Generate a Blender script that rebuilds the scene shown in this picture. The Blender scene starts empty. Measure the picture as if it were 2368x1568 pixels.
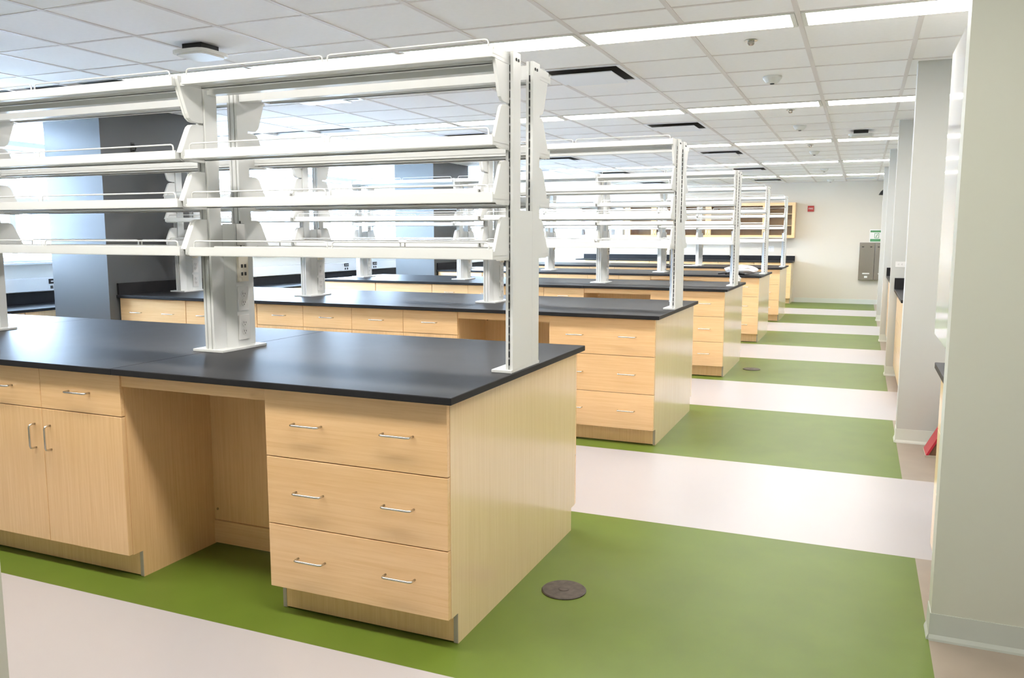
import bpy, math, random
from mathutils import Matrix, Vector
random.seed(7)
scene = bpy.context.scene
col = scene.collection

# ------------------------------------------------------------------ camera
F_PX = 1907.35
PITCH, ROLL, YAW = -0.1245, -0.0014, 0.3989
CAM = Vector((1.2321, -2.4025, 1.4509))
_R = Matrix.Rotation(YAW, 3, 'Z') @ Matrix.Rotation(PITCH, 3, 'X') @ Matrix.Rotation(ROLL, 3, 'Y')
cam_data = bpy.data.cameras.new('camera')
cam_data.sensor_fit = 'HORIZONTAL'
cam_data.sensor_width = 36.0
cam_data.lens = 36.0 * F_PX / 2368.0
cam_data.clip_start = 0.05
cam_data.clip_end = 200
cam = bpy.data.objects.new('camera', cam_data)
col.objects.link(cam)
_ex, _ey, _ez = _R.col[0], _R.col[1], _R.col[2]
_M = Matrix(((_ex[0], _ez[0], -_ey[0]), (_ex[1], _ez[1], -_ey[1]), (_ex[2], _ez[2], -_ey[2]))).to_4x4()
_M.translation = CAM
cam.matrix_world = _M
scene.camera = cam

# ------------------------------------------------------------------ world, exposure
SKY = 17.5
LAMP = 9.0
w = bpy.data.worlds.new('overcast_sky')
scene.world = w
w.use_nodes = True
bg = w.node_tree.nodes['Background']
bg.inputs['Color'].default_value = (0.60, 0.77, 1.0, 1)
bg.inputs['Strength'].default_value = SKY
vs = scene.view_settings
vs.view_transform = 'Standard'
vs.look = 'None'
vs.gamma = 1.0
vs.use_curve_mapping = False
vs.exposure = 1.62

# ------------------------------------------------------------------ key dimensions (metres)
P = 3.067            # island spacing
D = 1.451            # worktop depth
ZT = 0.915           # worktop top
TH = 0.026
H = 2.616            # ceiling
XW = -6.5            # window wall
XR = 2.35            # right wall
YB = 16.9            # back wall
YN = -3.6            # wall behind the camera
YL = 2.47            # first lamp row in view
LW = 0.30
NI = 5
ORD = ['fifth', 'fourth', 'third', 'second', 'first']   # islands counted from the back wall

# ------------------------------------------------------------------ materials
MATS = {}
def _new(name):
    m = bpy.data.materials.new(name)
    m.use_nodes = True
    MATS[name] = m
    nt = m.node_tree
    return m, nt, nt.nodes['Principled BSDF']

def plain(name, rgb, rough=0.5, metal=0.0, bump=0.0, bscale=200.0, var=0.0, vscale=3.0, spec=0.5, coat=0.0):
    m, nt, b = _new(name)
    b.inputs['Base Color'].default_value = (*rgb, 1)
    b.inputs['Roughness'].default_value = rough
    b.inputs['Metallic'].default_value = metal
    b.inputs['Specular IOR Level'].default_value = spec
    b.inputs['Coat Weight'].default_value = coat
    b.inputs['Coat Roughness'].default_value = 0.15
    if bump or var:
        tc = nt.nodes.new('ShaderNodeTexCoord')
    if var:
        n = nt.nodes.new('ShaderNodeTexNoise')
        n.inputs['Scale'].default_value = vscale
        n.inputs['Detail'].default_value = 6
        nt.links.new(tc.outputs['Object'], n.inputs['Vector'])
        r = nt.nodes.new('ShaderNodeValToRGB')
        r.color_ramp.elements[0].position = 0.3
        r.color_ramp.elements[1].position = 0.7
        r.color_ramp.elements[0].color = (*[c * (1 - var) for c in rgb], 1)
        r.color_ramp.elements[1].color = (*[min(1, c * (1 + var)) for c in rgb], 1)
        nt.links.new(n.outputs['Fac'], r.inputs['Fac'])
        nt.links.new(r.outputs['Color'], b.inputs['Base Color'])
    if bump:
        n = nt.nodes.new('ShaderNodeTexNoise')
        n.inputs['Scale'].default_value = bscale
        n.inputs['Detail'].default_value = 3
        nt.links.new(tc.outputs['Object'], n.inputs['Vector'])
        bp = nt.nodes.new('ShaderNodeBump')
        bp.inputs['Strength'].default_value = bump
        bp.inputs['Distance'].default_value = 0.002
        nt.links.new(n.outputs['Fac'], bp.inputs['Height'])
        nt.links.new(bp.outputs['Normal'], b.inputs['Normal'])
    return m

def wood(name, scale, light=(0.91, 0.605, 0.32), dark=(0.82, 0.51, 0.235), rough=0.3):
    m, nt, b = _new(name)
    tc = nt.nodes.new('ShaderNodeTexCoord')
    mp = nt.nodes.new('ShaderNodeMapping')
    mp.inputs['Scale'].default_value = scale
    oi = nt.nodes.new('ShaderNodeObjectInfo')
    add = nt.nodes.new('ShaderNodeVectorMath'); add.operation = 'ADD'
    mul = nt.nodes.new('ShaderNodeMath'); mul.operation = 'MULTIPLY'; mul.inputs[1].default_value = 37.0
    nt.links.new(oi.outputs['Random'], mul.inputs[0])
    nt.links.new(tc.outputs['Object'], add.inputs[0])
    nt.links.new(mul.outputs[0], add.inputs[1])
    nt.links.new(add.outputs[0], mp.inputs['Vector'])
    n = nt.nodes.new('ShaderNodeTexNoise')
    n.inputs['Scale'].default_value = 1.0
    n.inputs['Detail'].default_value = 5
    n.inputs['Roughness'].default_value = 0.65
    nt.links.new(mp.outputs[0], n.inputs['Vector'])
    r = nt.nodes.new('ShaderNodeValToRGB')
    e = r.color_ramp.elements
    e[0].position = 0.28; e[0].color = (*dark, 1)
    e[1].position = 0.62; e[1].color = (*light, 1)
    nt.links.new(n.outputs['Fac'], r.inputs['Fac'])
    nt.links.new(r.outputs['Color'], b.inputs['Base Color'])
    b.inputs['Roughness'].default_value = rough
    b.inputs['Coat Weight'].default_value = 0.5
    b.inputs['Coat Roughness'].default_value = 0.12
    return m

wood('wood_across', (3.0, 60.0, 95.0))
wood('wood_upright', (95.0, 95.0, 3.0))
wood('wood_upright_sheen', (110.0, 110.0, 2.0), (0.89, 0.675, 0.415), (0.82, 0.60, 0.345), 0.2)  # same wood, lightened: the end panels' reflected light is put into its colour
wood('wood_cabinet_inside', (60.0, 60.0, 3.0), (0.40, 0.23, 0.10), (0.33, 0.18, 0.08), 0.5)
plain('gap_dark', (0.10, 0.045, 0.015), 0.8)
plain('kick_trim', (0.42, 0.37, 0.30), 0.5)
plain('worktop_black', (0.024, 0.024, 0.026), 0.45, spec=0.12, bump=0.03, bscale=60, var=0.12, vscale=7)
plain('white_enamel', (0.70, 0.71, 0.695), 0.32)
plain('white_aluminium', (0.80, 0.80, 0.80), 0.28)
plain('slot_black', (0.012, 0.012, 0.015), 0.6)
plain('steel', (0.62, 0.60, 0.57), 0.25, metal=1.0)
plain('steel_dark', (0.40, 0.37, 0.33), 0.22, metal=1.0)
plain('bolt_brass', (0.10, 0.07, 0.03), 0.4, metal=1.0)
plain('outlet_white', (0.80, 0.79, 0.77), 0.35)
plain('socket_grey', (0.30, 0.29, 0.28), 0.6)
plain('ivory', (0.80, 0.74, 0.62), 0.4)
plain('floor_white', (0.475, 0.445, 0.445), 0.30, bump=0.05, bscale=300, var=0.02, vscale=1.5)
plain('floor_green', (0.115, 0.168, 0.020), 0.42, spec=0.38, bump=0.08, bscale=350, var=0.07, vscale=4)
plain('floor_tan', (0.32, 0.265, 0.21), 0.4, bump=0.08, bscale=350, var=0.05, vscale=6)
plain('ceiling_tile', (0.90, 0.89, 0.885), 0.9, bump=0.15, bscale=420, var=0.012, vscale=30)
plain('ceiling_tee', (0.72, 0.68, 0.66), 0.6)
plain('paint_far_warmlit', (0.72, 0.66, 0.565), 0.6, bump=0.04, bscale=500)  # wall paint with warm lamp light and wood bounce mixed into its colour
plain('paint_warm', (0.57, 0.575, 0.545), 0.6, bump=0.04, bscale=500)
plain('paint_sage', (0.52, 0.53, 0.45), 0.5, bump=0.05, bscale=500)
plain('paint_grey', (0.088, 0.092, 0.094), 0.42, bump=0.04, bscale=500)
plain('paint_white', (0.76, 0.76, 0.73), 0.55)
plain('cove_base', (0.47, 0.50, 0.45), 0.45)
plain('cove_toe', (0.70, 0.72, 0.66), 0.4)
plain('glossy_white', (0.74, 0.73, 0.72), 0.06)
plain('frame_white', (0.82, 0.84, 0.86), 0.4)
plain('detector_white', (0.70, 0.70, 0.66), 0.4)
plain('vent_dark', (0.03, 0.03, 0.03), 0.7)
plain('vent_white', (0.78, 0.80, 0.84), 0.35)
plain('sign_red', (0.42, 0.025, 0.02), 0.5)
plain('sign_green', (0.09, 0.30, 0.12), 0.5)
plain('paper_white', (0.85, 0.83, 0.80), 0.6)
plain('plastic_white', (0.85, 0.84, 0.84), 0.25)
plain('black_plastic', (0.015, 0.015, 0.017), 0.4)
plain('cover_bronze', (0.085, 0.070, 0.062), 0.5, metal=0.3, var=0.3, vscale=40)
plain('red_paint', (0.45, 0.02, 0.04), 0.4)
plain('brown_board', (0.16, 0.08, 0.045), 0.6)
plain('facade', (0.55, 0.56, 0.58), 0.8)
plain('facade_glass', (0.20, 0.26, 0.34), 0.2)
plain('street', (0.45, 0.45, 0.44), 0.9)

m, nt, b = _new('lamp_diffuser')
b.inputs['Base Color'].default_value = (0.9, 0.9, 0.88, 1)
b.inputs['Emission Color'].default_value = (1.0, 0.955, 0.90, 1)
b.inputs['Emission Strength'].default_value = LAMP

def clear_glass(name, tint=(1, 1, 1)):
    m = bpy.data.materials.new(name); m.use_nodes = True; MATS[name] = m
    nt = m.node_tree
    for n in list(nt.nodes): nt.nodes.remove(n)
    out = nt.nodes.new('ShaderNodeOutputMaterial')
    tr = nt.nodes.new('ShaderNodeBsdfTransparent'); tr.inputs[0].default_value = (*tint, 1)
    gl = nt.nodes.new('ShaderNodeBsdfGlossy'); gl.inputs['Roughness'].default_value = 0.02
    lw = nt.nodes.new('ShaderNodeLayerWeight')
    pw = nt.nodes.new('ShaderNodeMath'); pw.operation = 'POWER'; pw.inputs[1].default_value = 5.0
    fr = nt.nodes.new('ShaderNodeMath'); fr.operation = 'MULTIPLY_ADD'; fr.inputs[1].default_value = 0.9; fr.inputs[2].default_value = 0.04
    nt.links.new(lw.outputs['Facing'], pw.inputs[0]); nt.links.new(pw.outputs[0], fr.inputs[0])
    mx = nt.nodes.new('ShaderNodeMixShader')
    nt.links.new(fr.outputs[0], mx.inputs[0]); nt.links.new(tr.outputs[0], mx.inputs[1]); nt.links.new(gl.outputs[0], mx.inputs[2])
    nt.links.new(mx.outputs[0], out.inputs['Surface'])
clear_glass('window_glass', (0.97, 0.99, 1.0))
clear_glass('cabinet_glass', (0.93, 0.95, 0.93))

# ------------------------------------------------------------------ mesh helpers
class MB:
    def __init__(s): s.v, s.f, s.m = [], [], []
    def add(s, vs, fs, mi=0):
        o = len(s.v); s.v += [tuple(p) for p in vs]
        s.f += [tuple(i + o for i in f) for f in fs]; s.m += [mi] * len(fs); return s
    def box(s, x0, x1, y0, y1, z0, z1, mi=0):
        x0, x1 = min(x0, x1), max(x0, x1); y0, y1 = min(y0, y1), max(y0, y1); z0, z1 = min(z0, z1), max(z0, z1)
        return s.add([(x0, y0, z0), (x1, y0, z0), (x1, y1, z0), (x0, y1, z0), (x0, y0, z1), (x1, y0, z1), (x1, y1, z1), (x0, y1, z1)],
                     [(0, 3, 2, 1), (4, 5, 6, 7), (0, 1, 5, 4), (1, 2, 6, 5), (2, 3, 7, 6), (3, 0, 4, 7)], mi)
    def prism(s, poly, a, b, axis='z', mi=0):
        # poly: 2-D points; extruded from a to b along axis. z:(x,y) x:(y,z) y:(x,z)
        n = len(poly)
        def P3(p, t):
            return (p[0], p[1], t) if axis == 'z' else ((t, p[0], p[1]) if axis == 'x' else (p[0], t, p[1]))
        area = sum(poly[i][0] * poly[(i + 1) % n][1] - poly[(i + 1) % n][0] * poly[i][1] for i in range(n))
        if (area < 0) != (axis == 'y'): poly = poly[::-1]
        a, b = min(a, b), max(a, b)
        vs = [P3(p, a) for p in poly] + [P3(p, b) for p in poly]
        fs = [tuple(range(n - 1, -1, -1)), tuple(range(n, 2 * n))] + [(i, (i + 1) % n, (i + 1) % n + n, i + n) for i in range(n)]
        return s.add(vs, fs, mi)
    def tube(s, path, r, seg=8, mi=0, cap=True):
        path = [Vector(p) for p in path]; n = len(path); rings = []
        up = None
        for i, p in enumerate(path):
            t = (path[min(i + 1, n - 1)] - path[max(i - 1, 0)]).normalized()
            if up is None:
                up = Vector((0, 0, 1)) if abs(t.z) < 0.9 else Vector((1, 0, 0))
            u = (up - t * up.dot(t))
            if u.length < 1e-6: u = t.orthogonal()
            u.normalize(); up = u; v = t.cross(u)
            rings.append([p + (u * math.cos(2 * math.pi * k / seg) + v * math.sin(2 * math.pi * k / seg)) * r for k in range(seg)])
        vs = [q for rg in rings for q in rg]; fs = []
        for i in range(n - 1):
            for k in range(seg):
                fs.append((i * seg + k, i * seg + (k + 1) % seg, (i + 1) * seg + (k + 1) % seg, (i + 1) * seg + k))
        if cap:
            fs.append(tuple(range(seg - 1, -1, -1))); fs.append(tuple((n - 1) * seg + k for k in range(seg)))
        return s.add(vs, fs, mi)
    def lathe(s, prof, cx, cy, seg=24, mi=0):
        vs = []; fs = []
        for r, z in prof:
            for k in range(seg):
                a = 2 * math.pi * k / seg; vs.append((cx + r * math.cos(a), cy + r * math.sin(a), z))
        for i in range(len(prof) - 1):
            for k in range(seg):
                fs.append((i * seg + k, i * seg + (k + 1) % seg, (i + 1) * seg + (k + 1) % seg, (i + 1) * seg + k))
        fs.append(tuple(range(seg - 1, -1, -1))); fs.append(tuple((len(prof) - 1) * seg + k for k in range(seg)))
        return s.add(vs, fs, mi)
    def mesh(s, name, mats, smooth=False):
        me = bpy.data.meshes.new(name)
        me.from_pydata(s.v, [], s.f)
        for mt in (mats if isinstance(mats, (list, tuple)) else [mats]): me.materials.append(MATS[mt])
        if any(s.m): me.polygons.foreach_set('material_index', s.m)
        if smooth: me.shade_smooth()
        me.update(); return me
    def build(s, name, mats, parent=None, loc=(0, 0, 0), smooth=False, bevel=0.0):
        return put(name, s.mesh(name, mats, smooth), parent, loc, bevel)

def put(name, me, parent=None, loc=(0, 0, 0), bevel=0.0, rotz=0.0):
    o = bpy.data.objects.new(name, me); col.objects.link(o)
    o.location = loc
    if rotz: o.rotation_euler = (0, 0, rotz)
    if parent: o.parent = parent
    if bevel:
        md = o.modifiers.new('edge', 'BEVEL'); md.width = bevel; md.segments = 2; md.limit_method = 'ANGLE'
    return o
def tag(o, label, cat, group=None):
    o['label'] = label; o['category'] = cat
    if group: o['group'] = group
    return o
def thing(name, loc, label, cat, group=None, rotz=0.0):
    o = bpy.data.objects.new(name, None); col.objects.link(o)
    o.empty_display_size = 0.1
    o.location = loc; o.rotation_euler = (0, 0, rotz)
    return tag(o, label, cat, group)
KIDS = {}
def copy_tree(src, loc=None, label=None, parent=None, rotz=None, group=None):
    c = src.copy(); col.objects.link(c); c.parent = parent
    if loc is not None: c.location = loc
    if rotz is not None: c.rotation_euler = (0, 0, rotz)
    if label: c['label'] = label
    if group: c['group'] = group
    if id(src) not in KIDS: KIDS[id(src)] = list(src.children)
    for k in KIDS[id(src)]: copy_tree(k, parent=c)
    return c
def structure(o, label=None):
    o['kind'] = 'structure'
    if label: o['label'] = label
    return o

# ================================================================== SHELL
structure(MB().box(XW - .25, XR + .2, YN - .2, YB + .2, -.15, -.002).build('floor', 'floor_white'), 'pale pinkish white sheet floor with green bands')
floor = bpy.data.objects['floor']
GN, GF, XG = -0.11, 1.6225, 1.5245
for k in range(-1, 6):
    y0, y1 = max(GN + k * P, YN), min(GF + k * P, YB)
    o = MB().box(XW, XG, y0, y1, -.004, .0).build('green_band', 'floor_green', floor); o['label'] = 'wide green floor band'
    o = MB().box(XG, XR, y0, y1, -.004, .0).build('tan_border', 'floor_tan', floor); o['label'] = 'tan floor border patch beside the partitions'
    yw = min(GN + (k + 1) * P, YB)
    if y1 < yw - .01:
        MB().box(XW, XR, y1, yw, -.004, .0).build('white_band', 'floor_white', floor)

# back wall, right wall, wall behind the camera
structure(MB().box(XW - .2, XR + .2, YB, YB + .15, 0, H + .12).build('wall_back', 'paint_far_warmlit'), 'warm white far wall behind the wall cabinets')
structure(MB().box(XR, XR + .15, YN, YB, 0, H + .12).build('wall_right', 'paint_warm'), 'warm white wall behind the alcoves')
structure(MB().box(XW - .2, XR + .2, YN - .15, YN, 0, H + .12).build('wall_front', 'paint_warm'), 'warm white wall facing the islands')
structure(MB().box(-.1, XR, YB - .012, YB, 0, .1).build('baseboard_back', 'cove_toe'), 'pale cove base under the far wall')

# window wall: apron below the ribbon of windows
SILL, HEAD = 1.18, H - .03
YWS = 1.64
structure(MB().box(XW - .2, XW, YN, YB, 0, SILL).box(XW - .2, XW, YN, YWS, SILL, HEAD).box(XW - .2, XW, YN, YB, HEAD, H + .12).build('wall_left', 'paint_white'), 'white wall under the ribbon windows')
WY = []
y = YWS
step = 1.64
k = 0
while y < YB - .2:
    y1 = min(y + step, YB)
    k += 1
    e = bpy.data.objects.new('window_%d' % k, None); col.objects.link(e); e.location = (XW, (y + y1) / 2, SILL)
    structure(e, 'ribbon window bay with white frame')
    hw, hh = (y1 - y) / 2, HEAD - SILL
    f = MB()
    f.box(-.13, -.03, -hw, -hw + .03, 0, hh).box(-.13, -.03, hw - .03, hw, 0, hh)
    f.box(-.13, -.03, -hw + .03, hw - .03, 0, .05).box(-.13, -.03, -hw + .03, hw - .03, hh - .05, hh)
    f.box(-.13, -.03, -hw + .03, hw - .03, .60, .64)
    f.build('window_frame', 'frame_white', e)
    MB().box(-.085, -.079, -hw + .03, hw - .03, .05, .60).build('pane', 'window_glass', e)
    MB().box(-.085, -.079, -hw + .03, hw - .03, .64, hh - .05).build('pane', 'window_glass', e)
    y = y1
structure(MB().box(XW, XW + .34, YWS, YB, 2.28, 2.33).box(XW - .03, XW, YWS, YB, 2.25, 2.36).build('trim_1', 'frame_white'), 'white light shelf across the windows')
structure(MB().box(XW - .06, XW + .07, YWS, YB, SILL - .02, SILL).build('trim_2', 'frame_white'), 'white window sill')

# grey columns by the windows
for k, y0 in enumerate((3.00, 9.14)):
    structure(MB().box(-5.66, -4.965, y0, y0 + 1.24, 0, H + .02).build('wall_column_%d' % (k + 1), 'paint_grey'), 'dark grey painted column at the window end of an island')

# partitions on the right of the aisle
PX = 1.515
for k in range(5):
    y0 = 0.80 + k * P + .06 * (k > 0)
    x0 = PX + (.013 if k == 0 else .005)
    structure(MB().box(x0, XR, y0, y0 + (.11 if k == 0 else .14), 0, H + .02).build('wall_partition_%d' % (k + 1), 'paint_sage' if k == 0 else 'paint_warm'),
              'pale sage wall end beside the aisle' if k == 0 else 'pale partition wall end beside the aisle')
    prof = [(0, .0), (-.012, .0), (-.011, .008), (-.005, .022), (-.003, .1), (0, .1)]
    b_ = MB()
    b_.prism([(y0 + p[0], p[1]) for p in prof], x0 - .004, XR, 'x')
    b_.prism([(x0 + p[0], p[1]) for p in prof], y0 - .004, y0 + (.11 if k == 0 else .14), 'y')
    structure(b_.build('baseboard_partition_%d' % (k + 1), 'cove_base' if k == 0 else 'cove_toe'), 'rubber cove base along the partition')
# jamb beside the camera on the left
structure(MB().box(-1.9, -1.122, -.92, -.80, 0, H + .02).build('wall_jamb', 'paint_sage'), 'pale sage wall end beside the pale floor')

# ================================================================== CEILING
XT = [.86 + .605 * k for k in range(-12, 3)]
XE = [XW] + [x for x in XT if XW + .1 < x < XR - .1] + [XR]
YE = []                                  # (y0, y1) tile rows
for mth in range(-2, 5):
    yb = YL + LW / 2 + mth * P
    ed = [yb + .61 * j for j in range(5)] + [yb + P - LW]
    for a, b2 in zip(ed[:-1], ed[1:]):
        a, b2 = max(a, YN), min(b2, YB)
        if b2 - a > .03: YE.append((a, b2))
lamp_rows = [YL + k * P for k in range(-1, 5)]
ceil = structure(MB().box(XW - .2, XR + .2, YN - .2, YB + .2, H + .10, H + .14).build('ceiling', 'paint_white'), 'suspended ceiling of white mineral tiles')
VENTS = []
for mth in range(0, 5):
    r0 = YL + LW / 2 + mth * P + .61
    for xv in (-.955, -3.375):
        if r0 + .61 < YB: VENTS.append((xv, r0))
def is_vent(x0, y0):
    return any(abs(x0 - a) < .05 and abs(y0 - b2) < .05 for a, b2 in VENTS)
tiles = []
for a, b2 in YE:
    for x0, x1 in zip(XE[:-1], XE[1:]):
        if not is_vent(x0, a): tiles.append((x0, x1, a, b2))
_Ri = _R.transposed()
def view_rank(t):
    c = Vector(((t[0] + t[1]) / 2, (t[2] + t[3]) / 2, H)) - CAM
    q = _Ri @ c
    if q.y <= .3: return 1e6 + c.length
    u, v = F_PX * q.x / q.y, F_PX * q.z / q.y
    inside = abs(u) < 1300 and v < 900
    return c.length + (0 if inside else 1e5)
tiles.sort(key=view_rank)
cache = {}
rest = MB()
for n, (x0, x1, a, b2) in enumerate(tiles):
    g = .006
    if n < 290:
        key = (round(x1 - x0, 3), round(b2 - a, 3))
        if key not in cache:
            hx, hy = key[0] / 2 - g, key[1] / 2 - g
            cache[key] = MB().box(-hx, hx, -hy, hy, 0, .015).mesh('ceiling_tile', 'ceiling_tile')
        put('ceiling_tile', cache[key], ceil, ((x0 + x1) / 2, (a + b2) / 2, H + .001))
    else:
        rest.box(x0 + g, x1 - g, a + g, b2 - g, H + .001, H + .016)
o = rest.build('far_ceiling_tiles', 'ceiling_tile', ceil); o['kind'] = 'stuff'
for x in XE[1:-1]:
    MB().box(x - .014, x + .014, YN, YB, H - .003, H + .03).build('main_tee', 'ceiling_tee', ceil)
ys = sorted({round(a, 4) for a, b2 in YE} | {round(b2, 4) for a, b2 in YE})
for yy in ys:
    if YN + .02 < yy < YB - .02:
        MB().box(XW, XR, yy - .009, yy + .009, H - .002, H + .03).build('cross_tee', 'ceiling_tee', ceil)

# lamps
lh = .605
lp = thing('ceiling_light', (0, 0, H), '', 'ceiling light')
fr = MB()
fr.box(-lh + .016, lh - .016, -LW / 2, -LW / 2 + .016, -.008, .05).box(-lh + .016, lh - .016, LW / 2 - .016, LW / 2, -.008, .05)
fr.box(-lh + .016, -lh + .04, -LW / 2 + .016, LW / 2 - .016, -.008, .05).box(lh - .04, lh - .016, -LW / 2 + .016, LW / 2 - .016, -.008, .05)
fr.box(-lh + .016, lh - .016, -LW / 2, LW / 2, .05, .06)
fr.build('lamp_housing', 'detector_white', lp)
MB().box(-lh + .04, lh - .04, -LW / 2 + .016, LW / 2 - .016, -.006, .0).build('diffuser', 'lamp_diffuser', lp)
first = True
LORD = ['sixth', 'fifth', 'fourth', 'third', 'second', 'first']
for r, yl in enumerate(lamp_rows):
    for k in range(5):
        x = 1.465 - 1.21 * k
        lab = 'strip ceiling light, %s from the window end, %s light row from the back wall' % (['fifth', 'fourth', 'third', 'second', 'first'][k], LORD[r])
        if first:
            lp.location = (x, yl, H); lp['label'] = lab; lp['group'] = 'strip lights row %s' % LORD[r]; first = False
        else:
            copy_tree(lp, (x, yl, H), lab, group='strip lights row %s' % LORD[r])

# square air diffusers
def air_diffuser():
    t = thing('air_diffuser', (0, 0, H), '', 'air vent', 'square ceiling air diffusers')
    a = .297
    f = MB()
    f.box(-a, a, -a, -a + .03, -.006, .02).box(-a, a, a - .03, a, -.006, .02).box(-a, -a + .03, -a + .03, a - .03, -.006, .02).box(a - .03, a, -a + .03, a - .03, -.006, .02)
    f.build('vent_frame', 'vent_white', t)
    c = MB(); i = a - .03; j = .17
    c.add([(-i, -i, .0), (i, -i, .0), (i, i, .0), (-i, i, .0), (-j, -j, .06), (j, -j, .06), (j, j, .06), (-j, j, .06)],
          [(0, 1, 5, 4), (1, 2, 6, 5), (2, 3, 7, 6), (3, 0, 4, 7), (4, 5, 6, 7)])
    c.build('vent_cone', 'vent_dark', t)
    MB().box(-.222, .222, -.222, .222, -.034, -.026).build('vent_plaque', 'vent_white', t, bevel=.006)
    return t
vt = air_diffuser(); first = True
for xv, yv in VENTS:
    mth = int(round((yv - YL - LW / 2 - .61) / P))
    side = 'over the aisle end' if xv > -2 else 'over the window half'
    lab = 'square air diffuser %s beyond the %s light row from back wall' % (side, LORD[mth + 1])
    loc = (xv + .3025, yv + .305, H)
    if first: vt.location = loc; vt['label'] = lab; first = False
    else: copy_tree(vt, loc, lab)
t = thing('linear_air_vent', (1.15, 15.85, H), 'long dark slot air vent in the ceiling close to the back wall', 'air vent')
MB().box(-.29, .29, -.075, -.06, -.008, .004).box(-.29, .29, .06, .075, -.008, .004).build('vent_frame', 'vent_white', t)
MB().box(-.28, .28, -.06, .06, -.004, .0).build('vent_slot', 'vent_dark', t)

# smoke detectors, sprinkler caps, access points
sd = thing('smoke_detector', (0, 0, H), '', 'smoke detector', 'smoke detectors over the aisle')
MB().lathe([(.068, 0), (.068, -.012), (.062, -.02), (.045, -.042), (.03, -.048)], 0, 0, 28).build('detector_body', 'detector_white', sd, smooth=False)
g = MB()
g.lathe([(.016, -.0485), (.016, -.052), (.012, -.054)], 0, 0, 16)
g.build('detector_grille', 'vent_dark', sd)
first = True
for k, yy in enumerate((4.12, 7.06, 9.95, 13.2, 16.2)):
    lab = 'round white smoke detector beyond the %s light row from the back wall' % LORD[k + 1]
    if first: sd.location = (.562, yy, H); sd['label'] = lab; first = False
    else: copy_tree(sd, (.562, yy, H), lab)
sp = thing('sprinkler_cap', (0, 0, H), '', 'sprinkler', 'sprinkler heads over the aisle')
MB().lathe([(.036, 0), (.04, -.004), (.036, -.006)], 0, 0, 24).build('escutcheon', 'steel', sp)
MB().lathe([(.020, -.0065), (.020, -.022), (.012, -.03)], 0, 0, 16).build('sprinkler_head', 'steel_dark', sp)
first = True
for k, yy in enumerate((2.88, 5.85, 9.05)):
    lab = 'small chrome sprinkler head beside the %s light row from the back wall' % LORD[k + 1]
    if first: sp.location = (.558, yy, H); sp['label'] = lab; first = False
    else: copy_tree(sp, (.558, yy, H), lab)
def access_point(loc, label):
    t = thing('access_point', loc, label, 'ceiling device')
    pts = []
    for k in range(32):
        a = 2 * math.pi * k / 32; c, s_ = math.cos(a), math.sin(a)
        q = .13 / (abs(c) ** 5 + abs(s_) ** 5) ** .2; pts.append((q * c, q * s_))
    b_ = MB(); b_.prism(pts, -.062, -.042); b_.prism([(p[0] * .86, p[1] * .86) for p in pts], -.072, -.062)
    b_.build('device_body', 'detector_white', t)
    MB().box(-.075, .075, -.075, .075, -.042, -.0).build('mount_bracket', 'black_plastic', t)
access_point((-2.60, 1.72, H), 'flat white wireless device hanging from ceiling before the fifth light row')
access_point((1.16, 7.75, H), 'flat white wireless device hanging from ceiling above the partition walls')

# ================================================================== CABINETS
def pull(length=.12, proj=.03, r=.0042):
    h = length / 2; c = .011
    path = [(-h, 0, 0), (-h, -proj + c, 0), (-h + .003, -proj + .003, 0), (-h + c, -proj, 0), (h - c, -proj, 0), (h - .003, -proj + .003, 0), (h, -proj + c, 0), (h, 0, 0)]
    return MB().tube(path, r, 8)
PULL = pull().mesh('handle', 'steel', True)
_pv = pull(.105)
_pv.v = [(p[2], p[1], p[0]) for p in _pv.v]
_pv.f = [f[::-1] for f in _pv.f]
PULLV = _pv.mesh('handle', 'steel', True)
ZC = ZT - TH          # underside of the worktop
ZK = .115             # toe-kick height
YF = .03              # drawer faces
def carcass(t, wdt, depth, toe=.072, zc=ZC, vis='wood_upright_sheen'):
    """open-front box with notched side panels; front of the fronts at y = 0, body from y = .02"""
    side = [(.021, ZK), (.021, zc), (depth, zc), (depth, 0), (toe, 0), (toe, ZK)]
    h = wdt / 2
    b_ = MB()
    b_.prism(side, -h, -h + .018, 'x'); b_.prism(side, h - .018, h, 'x')
    b_.box(-h + .018, h - .018, depth - .012, depth, .0, zc).box(-h + .018, h - .018, .03, depth - .012, ZK, ZK + .018)
    b_.box(-h + .018, h - .018, .03, depth - .012, zc - .018, zc)
    b_.build('carcass', vis, t)
    k = MB(); k.box(-h + .018, h - .018, toe - .002, toe + .014, .006, ZK)
    k.build('toe_kick', 'wood_upright', t)
    MB().box(-h + .001, -h + .017, toe - .003, toe, .002, ZK).build('kick_edge', 'kick_trim', t)
    MB().box(h - .017, h - .001, toe - .003, toe, .002, ZK).build('kick_edge', 'kick_trim', t)
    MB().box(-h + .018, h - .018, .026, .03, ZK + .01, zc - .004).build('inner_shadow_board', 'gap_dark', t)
FRONTS = {}
def front(t, name, x0, x1, z0, z1, pulls, grain='wood_across'):
    g_ = .0016
    w_, h_ = x1 - x0 - 2 * g_, z1 - z0 - 2 * g_
    key = (round(w_, 4), round(h_, 4), grain)
    if key not in FRONTS: FRONTS[key] = MB().box(-w_ / 2, w_ / 2, 0, .02, -h_ / 2, h_ / 2).mesh(name, grain)
    o = put(name, FRONTS[key], t, ((x0 + x1) / 2, 0, (z0 + z1) / 2), bevel=.0015)
    for (dx, dz, vert) in pulls:
        put('handle', PULLV if vert else PULL, o, (dx, 0, dz))
    return o
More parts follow.
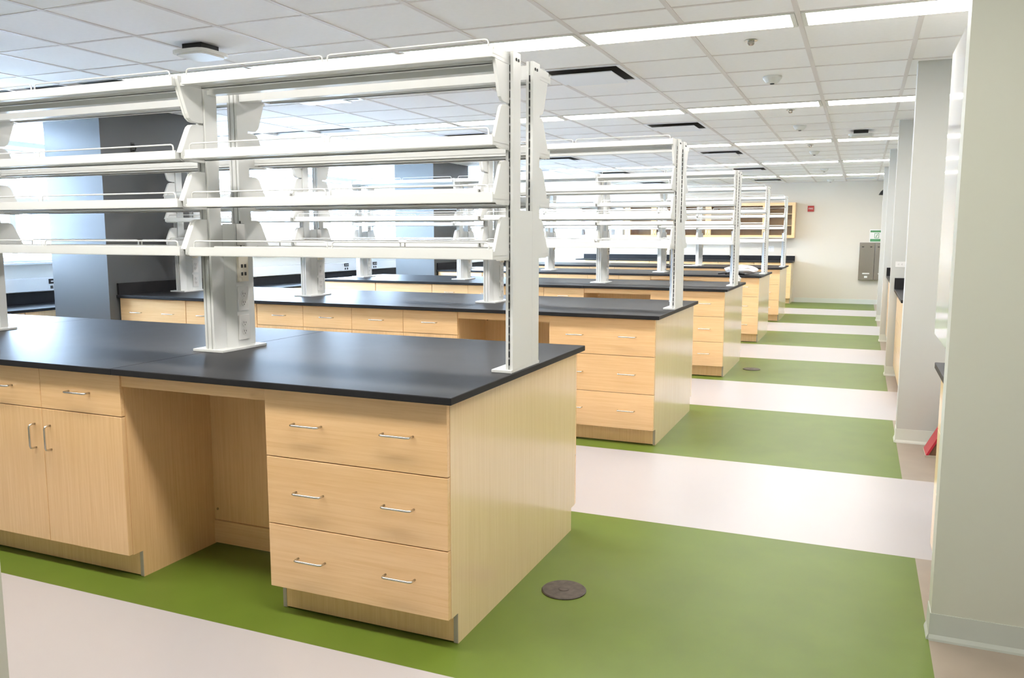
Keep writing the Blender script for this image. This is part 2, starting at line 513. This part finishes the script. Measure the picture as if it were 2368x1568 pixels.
def drawer_cabinet(loc, label, wdt=.765, depth=.865, group=None, rotz=0, zs=(ZK, .367, .629, ZC - .002), off=.19, zc=ZC):
    t = thing('drawer_cabinet', loc, label, 'cabinet', group, rotz)
    carcass(t, wdt, depth, zc=zc)
    h = wdt / 2
    for a, b2 in zip(zs[:-1], zs[1:]):
        front(t, 'drawer', -h, h, a, b2, [] if off is None else [(-off, .004, 0), (off, .004, 0)])
    return t
def door_cabinet(loc, label, wdt=.94, depth=.865, group=None, rotz=0, zsplit=.71, zc=ZC, drawers=True):
    t = thing('door_cabinet', loc, label, 'cabinet', group, rotz)
    carcass(t, wdt, depth, zc=zc, vis='wood_upright')
    h = wdt / 2
    if drawers:
        front(t, 'drawer', -h, 0, zsplit, zc - .002, [(0, 0, 0)])
        front(t, 'drawer', 0, h, zsplit, zc - .002, [(0, 0, 0)])
    else: zsplit = zc - .002
    front(t, 'door', -h, 0, ZK, zsplit, [(h / 2 - .047, (zsplit - ZK) / 2 - .125, 1)], 'wood_upright')
    front(t, 'door', 0, h, ZK, zsplit, [(-h / 2 + .047, (zsplit - ZK) / 2 - .125, 1)], 'wood_upright')
    return t
XA, XK, XD1, XD2, XD3, XD4 = -.03, -.798, -1.53, -2.465, -3.40, -4.175
XEND = -4.95
YS = .895            # seam between front and back rows of cabinets
protos = {}
ISL = ['%s island from the back wall' % q for q in ORD]
def island(i):
    y0 = i * P
    nm = ISL[i]
    def place(key, maker, loc, label):
        if key in protos: return copy_tree(protos[key], loc, label)
        protos[key] = maker(loc, label); return protos[key]
    place('A', lambda l, s: drawer_cabinet(l, s, XA - XK, YS - YF, 'three-drawer cabinets at the aisle ends'), ((XA + XK) / 2, y0 + YF, 0),
          'three-drawer wooden cabinet at the aisle end of the ' + nm)
    place('Ab', lambda l, s: drawer_cabinet(l, s, XA - XK, D - YF - YS, 'cabinets backing the aisle-end cabinets', math.pi), ((XA + XK) / 2, y0 + D - YF, 0),
          'wooden cabinet backing the aisle-end drawers of the ' + nm)
    def knee(l, s):
        t = thing('knee_space', l, s, 'desk panel', 'knee spaces')
        h = (XK - XD1) / 2
        MB().box(-h, h, .008, .028, ZC - .052, ZC - .001).build('apron', 'wood_across', t)
        MB().box(-h, h, .50, .518, .118, ZC - .001).build('back_panel', 'wood_upright', t)
        MB().box(-h, h, .494, .512, .006, .114).build('kick_board', 'wood_across', t)
        MB().lathe([(.006, -.001), (.006, .004)], 0, 0, 10).build('screw', 'steel', t, (-h + .02, .5, .17)).rotation_euler = (math.pi / 2, 0, 0)
        MB().lathe([(.006, -.001), (.006, .004)], 0, 0, 10).build('screw', 'steel', t, (-h + .02, .5, .78)).rotation_euler = (math.pi / 2, 0, 0)
        return t
    place('K', knee, ((XK + XD1) / 2, y0 + YF, 0), 'open wooden knee space under the ' + nm)
    place('D', lambda l, s: door_cabinet(l, s, XD1 - XD2, YS - YF, 'two-door cabinets beside the knee spaces'), ((XD1 + XD2) / 2, y0 + YF, 0),
          'two-drawer two-door wooden cabinet beside the knee space, ' + nm)
    copy_tree(protos['D'], ((XD2 + XD3) / 2, y0 + YF, 0), 'two-door wooden cabinet next to the wide drawers, ' + nm, group='two-door cabinets beside the wide drawers')
    copy_tree(protos['A'], ((XD3 + XD4) / 2, y0 + YF, 0), 'wide-drawer cabinet between doors and end cabinet, ' + nm, group='wide-drawer cabinets, middle')
    copy_tree(protos['A'], ((XD4 + XEND + .003) / 2, y0 + YF, 0), 'wide-drawer cabinet at the window end of the ' + nm, group='wide-drawer cabinets at the window ends')
    # worktop
    t = thing('island_worktop', (0, y0, ZC), 'black stone-like worktop slabs on the ' + nm, 'worktop', 'island worktops')
    for a, b2 in ((-1.5425, 0), (-3.345, -1.5425), (XEND - .006, -3.345)):
        MB().box(a + .0008, b2 - .0008, 0, D, 0, TH).build('slab', 'worktop_black', t, bevel=.003)
    if i in (1, 3):
        tag(MB().box(-.012, .012, .02, D - .30, 0, .105).build('side_splash', 'worktop_black', None, (XEND, y0, ZT), bevel=.002), 'black upstand against the grey column on the ' + nm, 'upstand', 'side upstands')
for i in range(NI): island(i)

# ================================================================== SHELVING FRAMES AND SHELVES
Y0, Y1, Y2, Y3 = .545, .620, .750, .825
PC = [-.022, -1.527, -3.305, -4.755]
ZP = 2.14
def upright(w2, ya, yb, z0, z1, grooves, b_):
    """extruded bar with slot grooves on its -y and +y faces"""
    pts = []
    d = .007
    xs = sorted(grooves)
    pts.append((-w2, ya))
    for g_ in xs: pts += [(g_ - .0035, ya), (g_ - .0035, ya + d), (g_ + .0035, ya + d), (g_ + .0035, ya)]
    pts.append((w2, ya)); pts.append((w2, yb))
    for g_ in reversed(xs): pts += [(g_ + .0035, yb), (g_ + .0035, yb - d), (g_ - .0035, yb - d), (g_ - .0035, yb)]
    pts.append((-w2, yb))
    b_.prism(pts, z0, z1, 'z')
def outlet_mesh(kind):
    # plate in local y-z, facing +x
    b_ = MB()
    if kind == 'duplex':
        b_.box(0, .006, -.035, .035, -.0575, .0575)
        for zc in (-.02, .02):
            b_.lathe([(.0165, .006), (.0165, .008)], 0, 0, 20)
            n = 40; vs = b_.v[-n:]
            b_.v[-n:] = [(p[2], p[0], p[1] + zc) for p in vs]
            b_.box(.0078, .0084, -.009, -.005, zc - .002, zc + .008, 1).box(.0078, .0084, .005, .009, zc - .002, zc + .006, 1).box(.0078, .0084, -.003, .003, zc - .011, zc - .006, 1)
        return b_.mesh('outlet_plate', ['outlet_white', 'socket_grey'])
    if kind == 'data':
        b_.box(0, .012, -.032, .032, -.0575, .0575)
        for zc in (.015, -.022):
            for yc in (-.011, .011): b_.box(.0118, .0125, yc - .007, yc + .007, zc - .008, zc + .008, 1)
        b_.box(.012, .013, -.014, .016, -.052, -.038)
        return b_.mesh('data_plate', ['ivory', 'slot_black'])
    b_.box(0, .0035, -.027, .027, -.05, .05)
    for s_ in (-1, 1):
        b_.box(0, .001, -.0275 * s_ - .0006, -.0275 * s_ + .0006, -.05, .05, 1).box(0, .001, -.028, .028, .0505 * s_ - .0006, .0505 * s_ + .0006, 1)
        b_.box(0, .0012, -.005, .005, .057 * s_ - .006, .057 * s_ + .006, 1)
    return b_.mesh('blank_plate', ['outlet_white', 'slot_black'])
ME_DUP, ME_DATA, ME_BLANK = outlet_mesh('duplex'), outlet_mesh('data'), outlet_mesh('blank')
def slots(x, yf, z0, z1):
    b_ = MB(); z = z0
    while z + .022 < z1:
        b_.box(x - .0028, x + .0028, yf - .0006, yf + .0006, z, z + .024); z += .032
    return b_
BEAM = {}
def frame(i):
    y0 = i * P
    t = thing('shelving_frame', (0, y0, ZT), 'white slotted shelving posts and top beams on the ' + ISL[i], 'shelving frame', 'shelving frames on the islands')
    for k, c in enumerate(PC):
        end = k == 0
        w2 = .015 if end else .027
        gr = (0.0,) if end else (-.0125, .0125)
        b_ = MB()
        upright(w2, Y0, Y1, .012, ZP - ZT, gr, b_); upright(w2, Y2, Y3, .012, ZP - ZT, gr, b_)
        zt = 1.55 - ZT if end else 1.50 - ZT
        b_.box(-w2 + (.002 if not end else 0), w2 - .0005, Y1, Y2, .012, zt)
        pk = ('post', end)
        if pk not in BEAM: BEAM[pk] = b_.mesh('post', 'white_enamel')
        po = put('post', BEAM[pk], t, (c, 0, 0))
        sg = -1 if end else 1                    # side that carries the sockets
        pk = ('base', end)
        if pk not in BEAM:
            x0, x1 = (-.072, .0145) if end else (-.094, .084)
            BEAM[pk] = MB().box(x0, x1, Y0 - .012, Y3 + .012, 0, .012).mesh('base_plate', 'white_enamel')
        put('base_plate', BEAM[pk], po, bevel=.0015)
        pk = ('box', end)
        if pk not in BEAM:
            pl = [(sg * w2, Y1 + .006), (sg * (w2 + .036), Y1 + .042), (sg * (w2 + .036), Y2 - .006), (sg * w2, Y2 + .03)]
            BEAM[pk] = MB().prism(pl, .012, 1.505 - ZT).mesh('socket_box', 'white_enamel')
        put('socket_box', BEAM[pk], po)
        px, yc = sg * (w2 + .036), (Y1 + .042 + Y2 - .006) / 2
        for me, z in ((ME_DUP, 1.018), (ME_DUP, 1.155), (ME_DATA, 1.293), (ME_BLANK, 1.455)):
            put(me.name.split('.')[0], me, po, (px, yc, z - ZT), rotz=0 if sg > 0 else math.pi)
        if end:
            pk = 'slots'
            if pk not in BEAM: BEAM[pk] = slots(0, Y0 - .0005, .03, ZP - ZT - .03).mesh('slot_row', 'slot_black')
            put('slot_row', BEAM[pk], po)
            pk = 'slots2'
            if pk not in BEAM: BEAM[pk] = slots(0, Y2 - .0005, 1.55 - ZT, ZP - ZT - .03).mesh('slot_row', 'slot_black')
            put('slot_row', BEAM[pk], po)
            pk = 'cover'
            if pk not in BEAM: BEAM[pk] = MB().box(.0152, .0172, Y0 + .001, Y3 - .001, .014, 1.2 - ZT).mesh('cover_plate', 'white_enamel')
            for yb_ in (Y0 + .03, Y0 + .052, Y2 + .022, Y2 + .044):
                b2 = MB().lathe([(.006, 0), (.006, .002)], 0, 0, 12).build('bolt', 'slot_black', po, (.0152, yb_, 2.112 - ZT)); b2.rotation_euler = (0, math.pi / 2, 0)
        else:
            for yb_ in (Y2 + .03, Y2 + .052):
                b2 = MB().lathe([(.008, 0), (.008, .01), (.005, .014)], 0, 0, 12).build('bolt', 'bolt_brass', po, (w2, yb_, 2.095 - ZT)); b2.rotation_euler = (0, math.pi / 2, 0)
    for k in range(3):
        xa, xb = PC[k + 1] + .03, PC[k] - (.016 if k == 0 else .03)
        for yb_ in ((Y0 + Y1) / 2, (Y2 + Y3) / 2):
            pk = ('beam', k)
            if pk not in BEAM:
                L = xb - xa
                BEAM[pk] = MB().box(0, L, -.022, -.018, 0, .055).box(0, L, -.018, .022, 0, .003).box(0, L, -.018, .022, .052, .055).mesh('crossbeam', 'white_enamel')
            put('crossbeam', BEAM[pk], t, (xa, yb_, 2.073 - ZT))
for i in range(NI): frame(i)

LV = [1.362, 1.572, 1.778, 2.088]
LVN = ['lowest', 'second-lowest', 'third-lowest', 'topmost']
DEPTH = .158
def bracket_profile(top):
    # (y, z) with y from the shelf front (0) to the post (DEPTH), z from the shelf bottom
    pts = [(.018, .03), (.022, .03), (.073, .132), (.081, .145), (.095, .155), (.112, .158), (DEPTH, .158), (DEPTH, -.005), (.04, -.005), (.018, .006)]
    if top:
        pts = [(.018, .045), (.018, .03), (.068, -.108), (.078, -.125), (.094, -.137), (.112, -.14), (DEPTH, -.14), (DEPTH, .045)]
    return pts
TR = {}
def shelf_proto(L, top, flip):
    key = (round(L, 3), top, flip)
    if key in TR: return TR[key]
    s_ = -1 if flip else 1
    def Y(v): return s_ * v
    b_ = MB()
    b_.box(0, L, Y(0), Y(.007), 0, .038); b_.box(0, L, Y(0), Y(.03), 0, .003); b_.box(0, L, Y(.027), Y(.03), 0, .012)
    b_.box(0, L, Y(.004), Y(DEPTH), .012, .015)
    b_.box(0, L, Y(DEPTH - .006), Y(DEPTH), .004, .04); b_.box(0, L, Y(DEPTH - .045), Y(DEPTH - .04), 0, .012); b_.box(0, L, Y(DEPTH - .045), Y(DEPTH - .025), 0, .003)
    b_.box(0, .003, Y(.007), Y(DEPTH), .0, .03); b_.box(L - .003, L, Y(.007), Y(DEPTH), .0, .03)
    tray = b_.mesh('tray', 'white_enamel')
    rails = []
    gap = .012
    for (x0, x1) in ((.02, L / 2 - gap), (L / 2 + gap, L - .02)):
        zz, yr, c = .064, Y(.011), .012
        path = [(x0, yr, .02), (x0, yr, zz - c), (x0 + .0035, yr, zz - .0035), (x0 + c, yr, zz), (x1 - c, yr, zz), (x1 - .0035, yr, zz - .0035), (x1, yr, zz - c), (x1, yr, .02)]
        rails.append(MB().tube(path, .0034, 6).mesh('guard_rail', 'white_enamel', True))
    pr_ = [(Y(p[0]), p[1]) for p in bracket_profile(top)]
    def bracket(side):
        # plate + folded flange along the sloping front edge, flange towards -x
        xp = -.037 if side < 0 else L - .001
        fl = .016 if side < 0 else .012
        q = MB(); q.prism(pr_, xp - .002, xp, 'x')
        edge = [pr_[k] for k in ((0, 1, 2, 3, 4, 5, 6) if not top else (0, 1, 2, 3, 4, 5, 6))]
        for a, b2 in zip(edge[:-1], edge[1:]):
            d = Vector((b2[0] - a[0], b2[1] - a[1]))
            if d.length < 1e-6: continue
            nrm = Vector((d.y, -d.x)).normalized() * .0015
            q.prism([(a[0] - nrm.x, a[1] - nrm.y), (a[0] + nrm.x, a[1] + nrm.y), (b2[0] + nrm.x, b2[1] + nrm.y), (b2[0] - nrm.x, b2[1] - nrm.y)], xp - fl, xp - .0005, 'x')
        if side < 0: q.box(xp, .0, Y(.03), Y(.05), .002, .016)
        return q.mesh('end_bracket', 'white_enamel')
    TR[key] = (tray, rails, bracket(-1), bracket(1))
    return TR[key]
BAYN = ['aisle-end', 'middle', 'window-end']
for i in range(NI):
    for k in range(3):
        xa, xb = PC[k + 1] + .055, PC[k] + .001
        L = xb - xa
        for lv, z in enumerate(LV):
            for flip in (False, True):
                tray, rails, bl, br = shelf_proto(L, lv == 3, flip)
                yf = i * P + (Y3 + DEPTH + .002 if flip else Y0 - DEPTH - .002)
                lab = '%s white shelf, %s, %s bay of the %s' % (LVN[lv], 'back-wall side' if flip else 'room side', BAYN[k], ISL[i])
                t = thing('shelf', (xa, yf, z), lab, 'shelf', 'shelves on the %s' % ISL[i])
                put('tray', tray, t)
                for r_ in rails: put('guard_rail', r_, t)
                put('end_bracket', bl, t); put('end_bracket', br, t)

# ================================================================== WINDOW-SIDE BENCH
zc = .735
t = thing('window_worktop', (XW, 1.0, zc), 'low black worktop running under the windows', 'worktop')
MB().box(0, .58, 0, 15.2, 0, TH).build('slab', 'worktop_black', t, bevel=.003)
MB().box(0, .02, 0, 15.2, TH, TH + .115).build('backsplash', 'worktop_black', t, bevel=.002)
t = thing('cable_trunking', (XW, 1.0, .885), 'pale grey cable trunking with black sockets under the windows', 'cable trunking')
MB().box(0, .055, 0, 15.2, 0, .135).build('trunking_body', 'white_aluminium', t, bevel=.004)
for yy in (2.62, 6.95, 7.9, 8.75):
    b_ = MB(); b_.box(.055, .062, yy - .06, yy + .06, .07, .12); b_.box(.062, .066, yy - .04, yy - .01, .09, .1, 1).box(.062, .066, yy + .01, yy + .04, .09, .1, 1)
    b_.build('black_socket', ['black_plastic', 'outlet_white'], t)
    for q in (-.03, .03): MB().box(.055, .06, yy + q - .014, yy + q + .014, .02, .05).build('data_jack', 'black_plastic', t)
proto = None
for k in range(9):
    yy = 1.5 + .94 * k
    lab = 'low two-door cabinet under the window worktop, %s from the back wall' % ['ninth', 'eighth', 'seventh', 'sixth', 'fifth', 'fourth', 'third', 'second', 'first'][k]
    loc = (XW + .55, yy, 0)
    if proto is None: proto = door_cabinet(loc, lab, .935, .54, 'cabinets under the window worktop', math.pi / 2, zc=zc, drawers=False)
    else: copy_tree(proto, loc, lab)

# ================================================================== BACK WALL
t = thing('back_worktop', (0, YB - .004, ZC), 'black worktop with upstand along the far wall', 'worktop')
MB().box(-5.0, -.12, -.66, 0, 0, TH).build('slab', 'worktop_black', t, bevel=.003)
MB().box(-5.0, -.12, -.02, 0, TH, TH + .105).build('backsplash', 'worktop_black', t, bevel=.002)
pb = None
for k in range(6):
    x = -.145 - .385 - .772 * k
    lab = 'drawer cabinet under the far wall worktop, %s from its aisle end' % LORD[5 - k]
    if pb is None: pb = drawer_cabinet((x, YB - .63, 0), lab, .768, .625, 'drawer cabinets on the far wall')
    else: copy_tree(pb, (x, YB - .63, 0), lab)
def wall_cabinet(loc, label):
    t = thing('wall_cabinet', loc, label, 'wall cabinet', 'glazed cabinets on the far wall')
    W_, D_, H_ = 1.232, .33, .765
    h = W_ / 2
    b_ = MB()
    b_.box(-h, -h + .018, .02, D_, 0, H_).box(h - .018, h, .02, D_, 0, H_).box(-h + .018, h - .018, .02, D_, 0, .018).box(-h + .018, h - .018, .02, D_, H_ - .018, H_)
    b_.build('carcass', 'wood_upright', t)
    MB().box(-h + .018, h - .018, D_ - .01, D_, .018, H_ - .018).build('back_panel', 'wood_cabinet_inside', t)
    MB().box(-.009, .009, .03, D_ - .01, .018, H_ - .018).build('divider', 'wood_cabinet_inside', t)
    for z in (.26, .51): MB().box(-h + .018, h - .018, .05, D_ - .01, z, z + .018).build('inner_shelf', 'wood_across', t)
    for s_ in (-1, 1):
        a, b2 = (-h + .002, -.0015) if s_ < 0 else (.0015, h - .002)
        d = MB(); st = .062
        d.box(a, a + st, 0, .02, .002, H_ - .002).box(b2 - st, b2, 0, .02, .002, H_ - .002).box(a + st, b2 - st, 0, .02, .002, .002 + st).box(a + st, b2 - st, 0, .02, H_ - .002 - st, H_ - .002)
        o = d.build('door', 'wood_across', t)
        MB().box(a + st, b2 - st, .008, .012, .002 + st, H_ - .002 - st).build('pane', 'cabinet_glass', o)
        put('handle', PULLV, o, (-.03 if s_ < 0 else .03, 0, .13))
    return t
wc = None
for k in range(4):
    x = -.13 - .616 - 1.236 * k
    lab = 'glazed wooden wall cabinet, %s from the red sign' % ['first', 'second', 'third', 'fourth'][k]
    if wc is None: wc = wall_cabinet((x, YB - .335, 1.41), lab)
    else: copy_tree(wc, (x, YB - .335, 1.41), lab)

def text_mesh(s, size, mat, name, parent, loc, rot):
    cu = bpy.data.curves.new(name, 'FONT'); cu.body = s; cu.size = size; cu.align_x = 'CENTER'; cu.align_y = 'CENTER'; cu.extrude = .0005
    tmp = bpy.data.objects.new(name, cu); col.objects.link(tmp)
    dg = bpy.context.evaluated_depsgraph_get()
    me = bpy.data.meshes.new_from_object(tmp.evaluated_get(dg))
    bpy.data.objects.remove(tmp)
    me.materials.clear(); me.materials.append(MATS[mat])
    o = put(name, me, parent, loc); o.rotation_euler = rot
    return o
t = thing('alarm_sign', (.165, YB, 2.045), 'small red alarm plate with white lettering on the far wall', 'wall sign')
MB().box(-.065, .065, -.03, 0, -.062, .062).build('plate', 'sign_red', t, bevel=.004)
text_mesh('FIRE', .052, 'paper_white', 'lettering', t, (0, -.0308, 0), (math.pi / 2, 0, 0))
t = thing('towel_dispenser', (1.335, YB, .52), 'tall stainless towel dispenser on the far wall below the green sign', 'towel dispenser', 'stainless dispensers')
def dispenser(t):
    MB().box(-.15, .15, -.11, 0, 0, .80).build('dispenser_body', 'steel_dark', t, bevel=.006)
    MB().box(-.13, .148, -.114, -.11, .22, .795).build('dispenser_door', 'steel_dark', t)
    for q in (-.08, .08): MB().box(q - .02, q + .02, -.118, -.114, .70, .715).build('dispenser_lock', 'black_plastic', t)
    MB().box(-.07, .07, -.1125, -.11, .13, .155).box(-.03, .03, -.1125, -.11, .05, .09).build('dispenser_mark', 'detector_white', t)
dispenser(t)
copy_tree(t, (1.64, YB, .52), 'stainless towel dispenser half hidden by the partition wall')
t = thing('wash_sign', (1.51, YB, 1.46), 'white safety sign with green bands above the towel dispensers', 'wall sign')
MB().box(-.14, .14, -.006, 0, -.135, .135).build('plate', 'paper_white', t)
MB().box(-.125, .125, -.0075, -.006, .075, .115).box(-.125, .125, -.0075, -.006, -.12, -.065).build('green_band', 'sign_green', t)
MB().box(-.045, -.035, -.0075, -.006, -.05, .06).box(.035, .045, -.0075, -.006, -.05, .06).box(-.035, .035, -.0075, -.006, .05, .06).box(-.035, .035, -.0075, -.006, -.05, -.04).prism([(-.02, -.03), (-.005, -.03), (.02, .035), (.005, .035)], -.0075, -.006, 'y').build('pictogram', 'sign_green', t)
t = thing('safety_shower', (1.62, YB - .45, 2.30), 'emergency shower head on the far side of the last partition', 'safety shower')
MB().lathe([(.02, .14), (.03, .12), (.085, .07), (.125, .0), (.12, .0), (.08, .06), (.015, .10)], 0, 0, 28).build('shower_bell', 'black_plastic', t)
MB().tube([(0, 0, .13), (0, 0, .2), (0, .03, .24), (0, .45, .24)], .014, 10).build('pipe', 'steel_dark', t)
t = thing('wall_outlet', (-.645, YB, 1.17), 'white wall socket plate between far worktop and wall cabinets', 'wall socket')
o = put('outlet_plate', ME_DUP, t, (0, 0, 0), rotz=-math.pi / 2)
b_ = MB().box(-.075, .075, -.004, 0, -.06, .06).build('back_plate', 'outlet_white', t)

# ================================================================== RIGHT ALCOVES
def alcove(ya, yb, splash_y, lab, n):
    cab = protos['A']
    x0 = 1.545 if n == 1 else 1.56
    t = thing('alcove_worktop', (x0, 0, ZC), 'black worktop in the alcove ' + lab, 'worktop')
    MB().box(0, XR - x0 - .01, ya, yb, 0, TH).build('slab', 'worktop_black', t, bevel=.003)
    if splash_y: MB().box(.0, XR - 1.57, splash_y - .022, splash_y - .002, TH, TH + .11).build('side_splash', 'worktop_black', t, bevel=.002)
    return t
pa = None
for k, (ya, yb, spl, lab, n) in enumerate(((.945, 1.53, None, 'behind the sage wall end', 1), (5.3, 6.985, 6.985, 'before the third partition', 2), (8.35, 10.05, 10.05, 'before the fourth partition', 2))):
    alcove(ya, yb, spl, lab, n)
    wdt = (yb - ya - .02) / n
    for q in range(n):
        yc = ya + .01 + wdt * (q + .5)
        l2 = 'wooden drawer cabinet in the alcove %s%s' % (lab, '' if n == 1 else (', touching it' if q else ', farther from it'))
        drawer_cabinet((1.572 if n == 1 else 1.59, yc, 0), l2, wdt - .004, XR - 1.62, 'alcove cabinets ' + lab, -math.pi / 2, off=None)
t = thing('hanging_cabinet', (1.60, 1.50, .95), 'tall glossy white cabinet over the alcove worktop beside the sage wall', 'wall cabinet')
MB().box(.02, XR - 1.605, -.555, .85, 0, 1.40).build('carcass', 'paint_white', t)
MB().box(0, .02, -.555, .145, .002, 1.398).build('door', 'glossy_white', t)
MB().box(0, .02, .149, .85, .002, 1.398).build('door', 'glossy_white', t)
t = thing('wall_outlet', (1.60, .86 + 2 * P, 1.165), 'white socket plate above the upstand on the third partition', 'wall socket')
MB().box(-.045, .055, -.003, 0, -.032, .032).build('back_plate', 'paint_warm', t)
o = put('outlet_plate', ME_DUP, t, (.005, -.001, 0)); o.rotation_euler = (math.pi / 2, -math.pi / 2, 0)
o.rotation_euler = Matrix(((0, 0, 1), (-1, 0, 0), (0, -1, 0))).to_euler(); o.scale = (.4, .8, .8)

# red A-frame stand on the floor of the near alcove
t = thing('folding_stand', (1.90, 3.68, 0), 'red and brown folding floor stand leaning open by the partition', 'folding stand')
def leaf(s_, nm):
    b_ = MB()
    p = [(s_ * .21, .012), (s_ * .195, .012), (s_ * .0, .40), (s_ * .016, .40)]
    b_.prism(p, -.11, .11, 'y')
    return b_
leaf(-1, '').build('stand_leaf', 'red_paint', t); leaf(1, '').build('stand_leaf', 'red_paint', t)
MB().prism([(-.196, .014), (.196, .014), (0, .39)], -.104, -.098, 'y').build('brown_board', 'brown_board', t)
MB().box(-.215, .215, -.115, .115, 0, .012).build('stand_base', 'kick_trim', t)

# ================================================================== SMALL THINGS
for (x, y, lab) in ((.17, .672, 'round bronze floor cover beside the fifth island from the back wall'), (.183, 6.86, 'round bronze floor cover beside the third island from the back wall')):
    t = thing('floor_cover', (x, y, 0), lab, 'floor cover')
    MB().lathe([(.092, 0), (.092, .004), (.088, .007)], 0, 0, 40).build('cover_plate', 'cover_bronze', t)
    MB().lathe([(.022, .007), (.022, .0085), (.018, .009)], 0, 0, 20).build('cover_knob', 'cover_bronze', t)

def crumple(name, sx, sy, sz, seed, mat):
    rnd = random.Random(seed); b_ = MB(); n, m_ = 18, 10
    vs = []; fs = []
    for a in range(m_ + 1):
        th = math.pi * a / m_
        for k in range(n):
            ph = 2 * math.pi * k / n
            r = 1 + rnd.uniform(-.16, .16)
            x, y, z = math.sin(th) * math.cos(ph) * r, math.sin(th) * math.sin(ph) * r, math.cos(th) * r
            vs.append((x * sx, y * sy, max(0, sz * (1 + z) / 2 * 1.0)))
    for a in range(m_):
        for k in range(n): fs.append((a * n + k, (a + 1) * n + k, (a + 1) * n + (k + 1) % n, a * n + (k + 1) % n))
    b_.add(vs, fs); return b_
t = thing('plastic_bag', (-.30, 3 * P + .28, ZT), 'crumpled white plastic bag with black straps on the second island worktop', 'plastic bag')
crumple('bag', .22, .13, .13, 3, 'plastic_white').build('bag_body', 'plastic_white', t, smooth=False)
MB().tube([(-.20, -.14, .016), (-.10, -.155, .05), (-.02, -.16, .03), (.06, -.15, .016)], .012, 8).tube([(-.12, -.15, .016), (-.2, -.17, .03), (-.3, -.1, .016)], .010, 8).build('strap', 'black_plastic', t)
t = tag(crumple('wrap', .06, .10, .10, 5, 'plastic_white').build('plastic_wrap', 'plastic_white', None, (-.07, 2 * P + 1.05, ZT)), 'clear white plastic wrap behind the end post of the third island', 'plastic wrap')
t = thing('paper_stack', (-1.62, 4 * P + .35, ZT), 'small stack of white papers on the island nearest the back wall', 'paper')
for k, a in enumerate((0, .12, -.08)):
    MB().box(-.14, .14, -.1, .1, 0, .004).build('sheet', 'paper_white', t, (0, 0, .0045 * k)).rotation_euler = (0, 0, a)
t = thing('wall_hook', (-4.964, 3.35, 2.19), 'small dark metal hook high on the grey column', 'hook')
MB().box(0, .004, -.02, .02, 0, .10).build('hook_plate', 'black_plastic', t)
MB().tube([(.004, 0, .08), (.03, 0, .075), (.04, 0, .05), (.03, 0, .03), (.004, 0, .03)], .006, 8).build('hook_arm', 'black_plastic', t)

# ================================================================== OUTSIDE
t = thing('office_building', (-34, 6, -8), 'pale office block across the street outside the windows', 'building')
MB().box(-8, 0, -30, 34, 0, 13.5).build('wall', 'facade', t)
pane = MB().box(0, .06, -.9, .9, 0, 1.7).mesh('window', 'facade_glass')
for r_ in range(3):
    for k in range(15): put('window', pane, t, (0, -24 + k * 3.6, 3.0 + r_ * 3.6))
structure(MB().box(-60, XW - .6, -60, 80, -8.2, -8.0).build('ground_outside', 'street'), 'pale street below the windows')
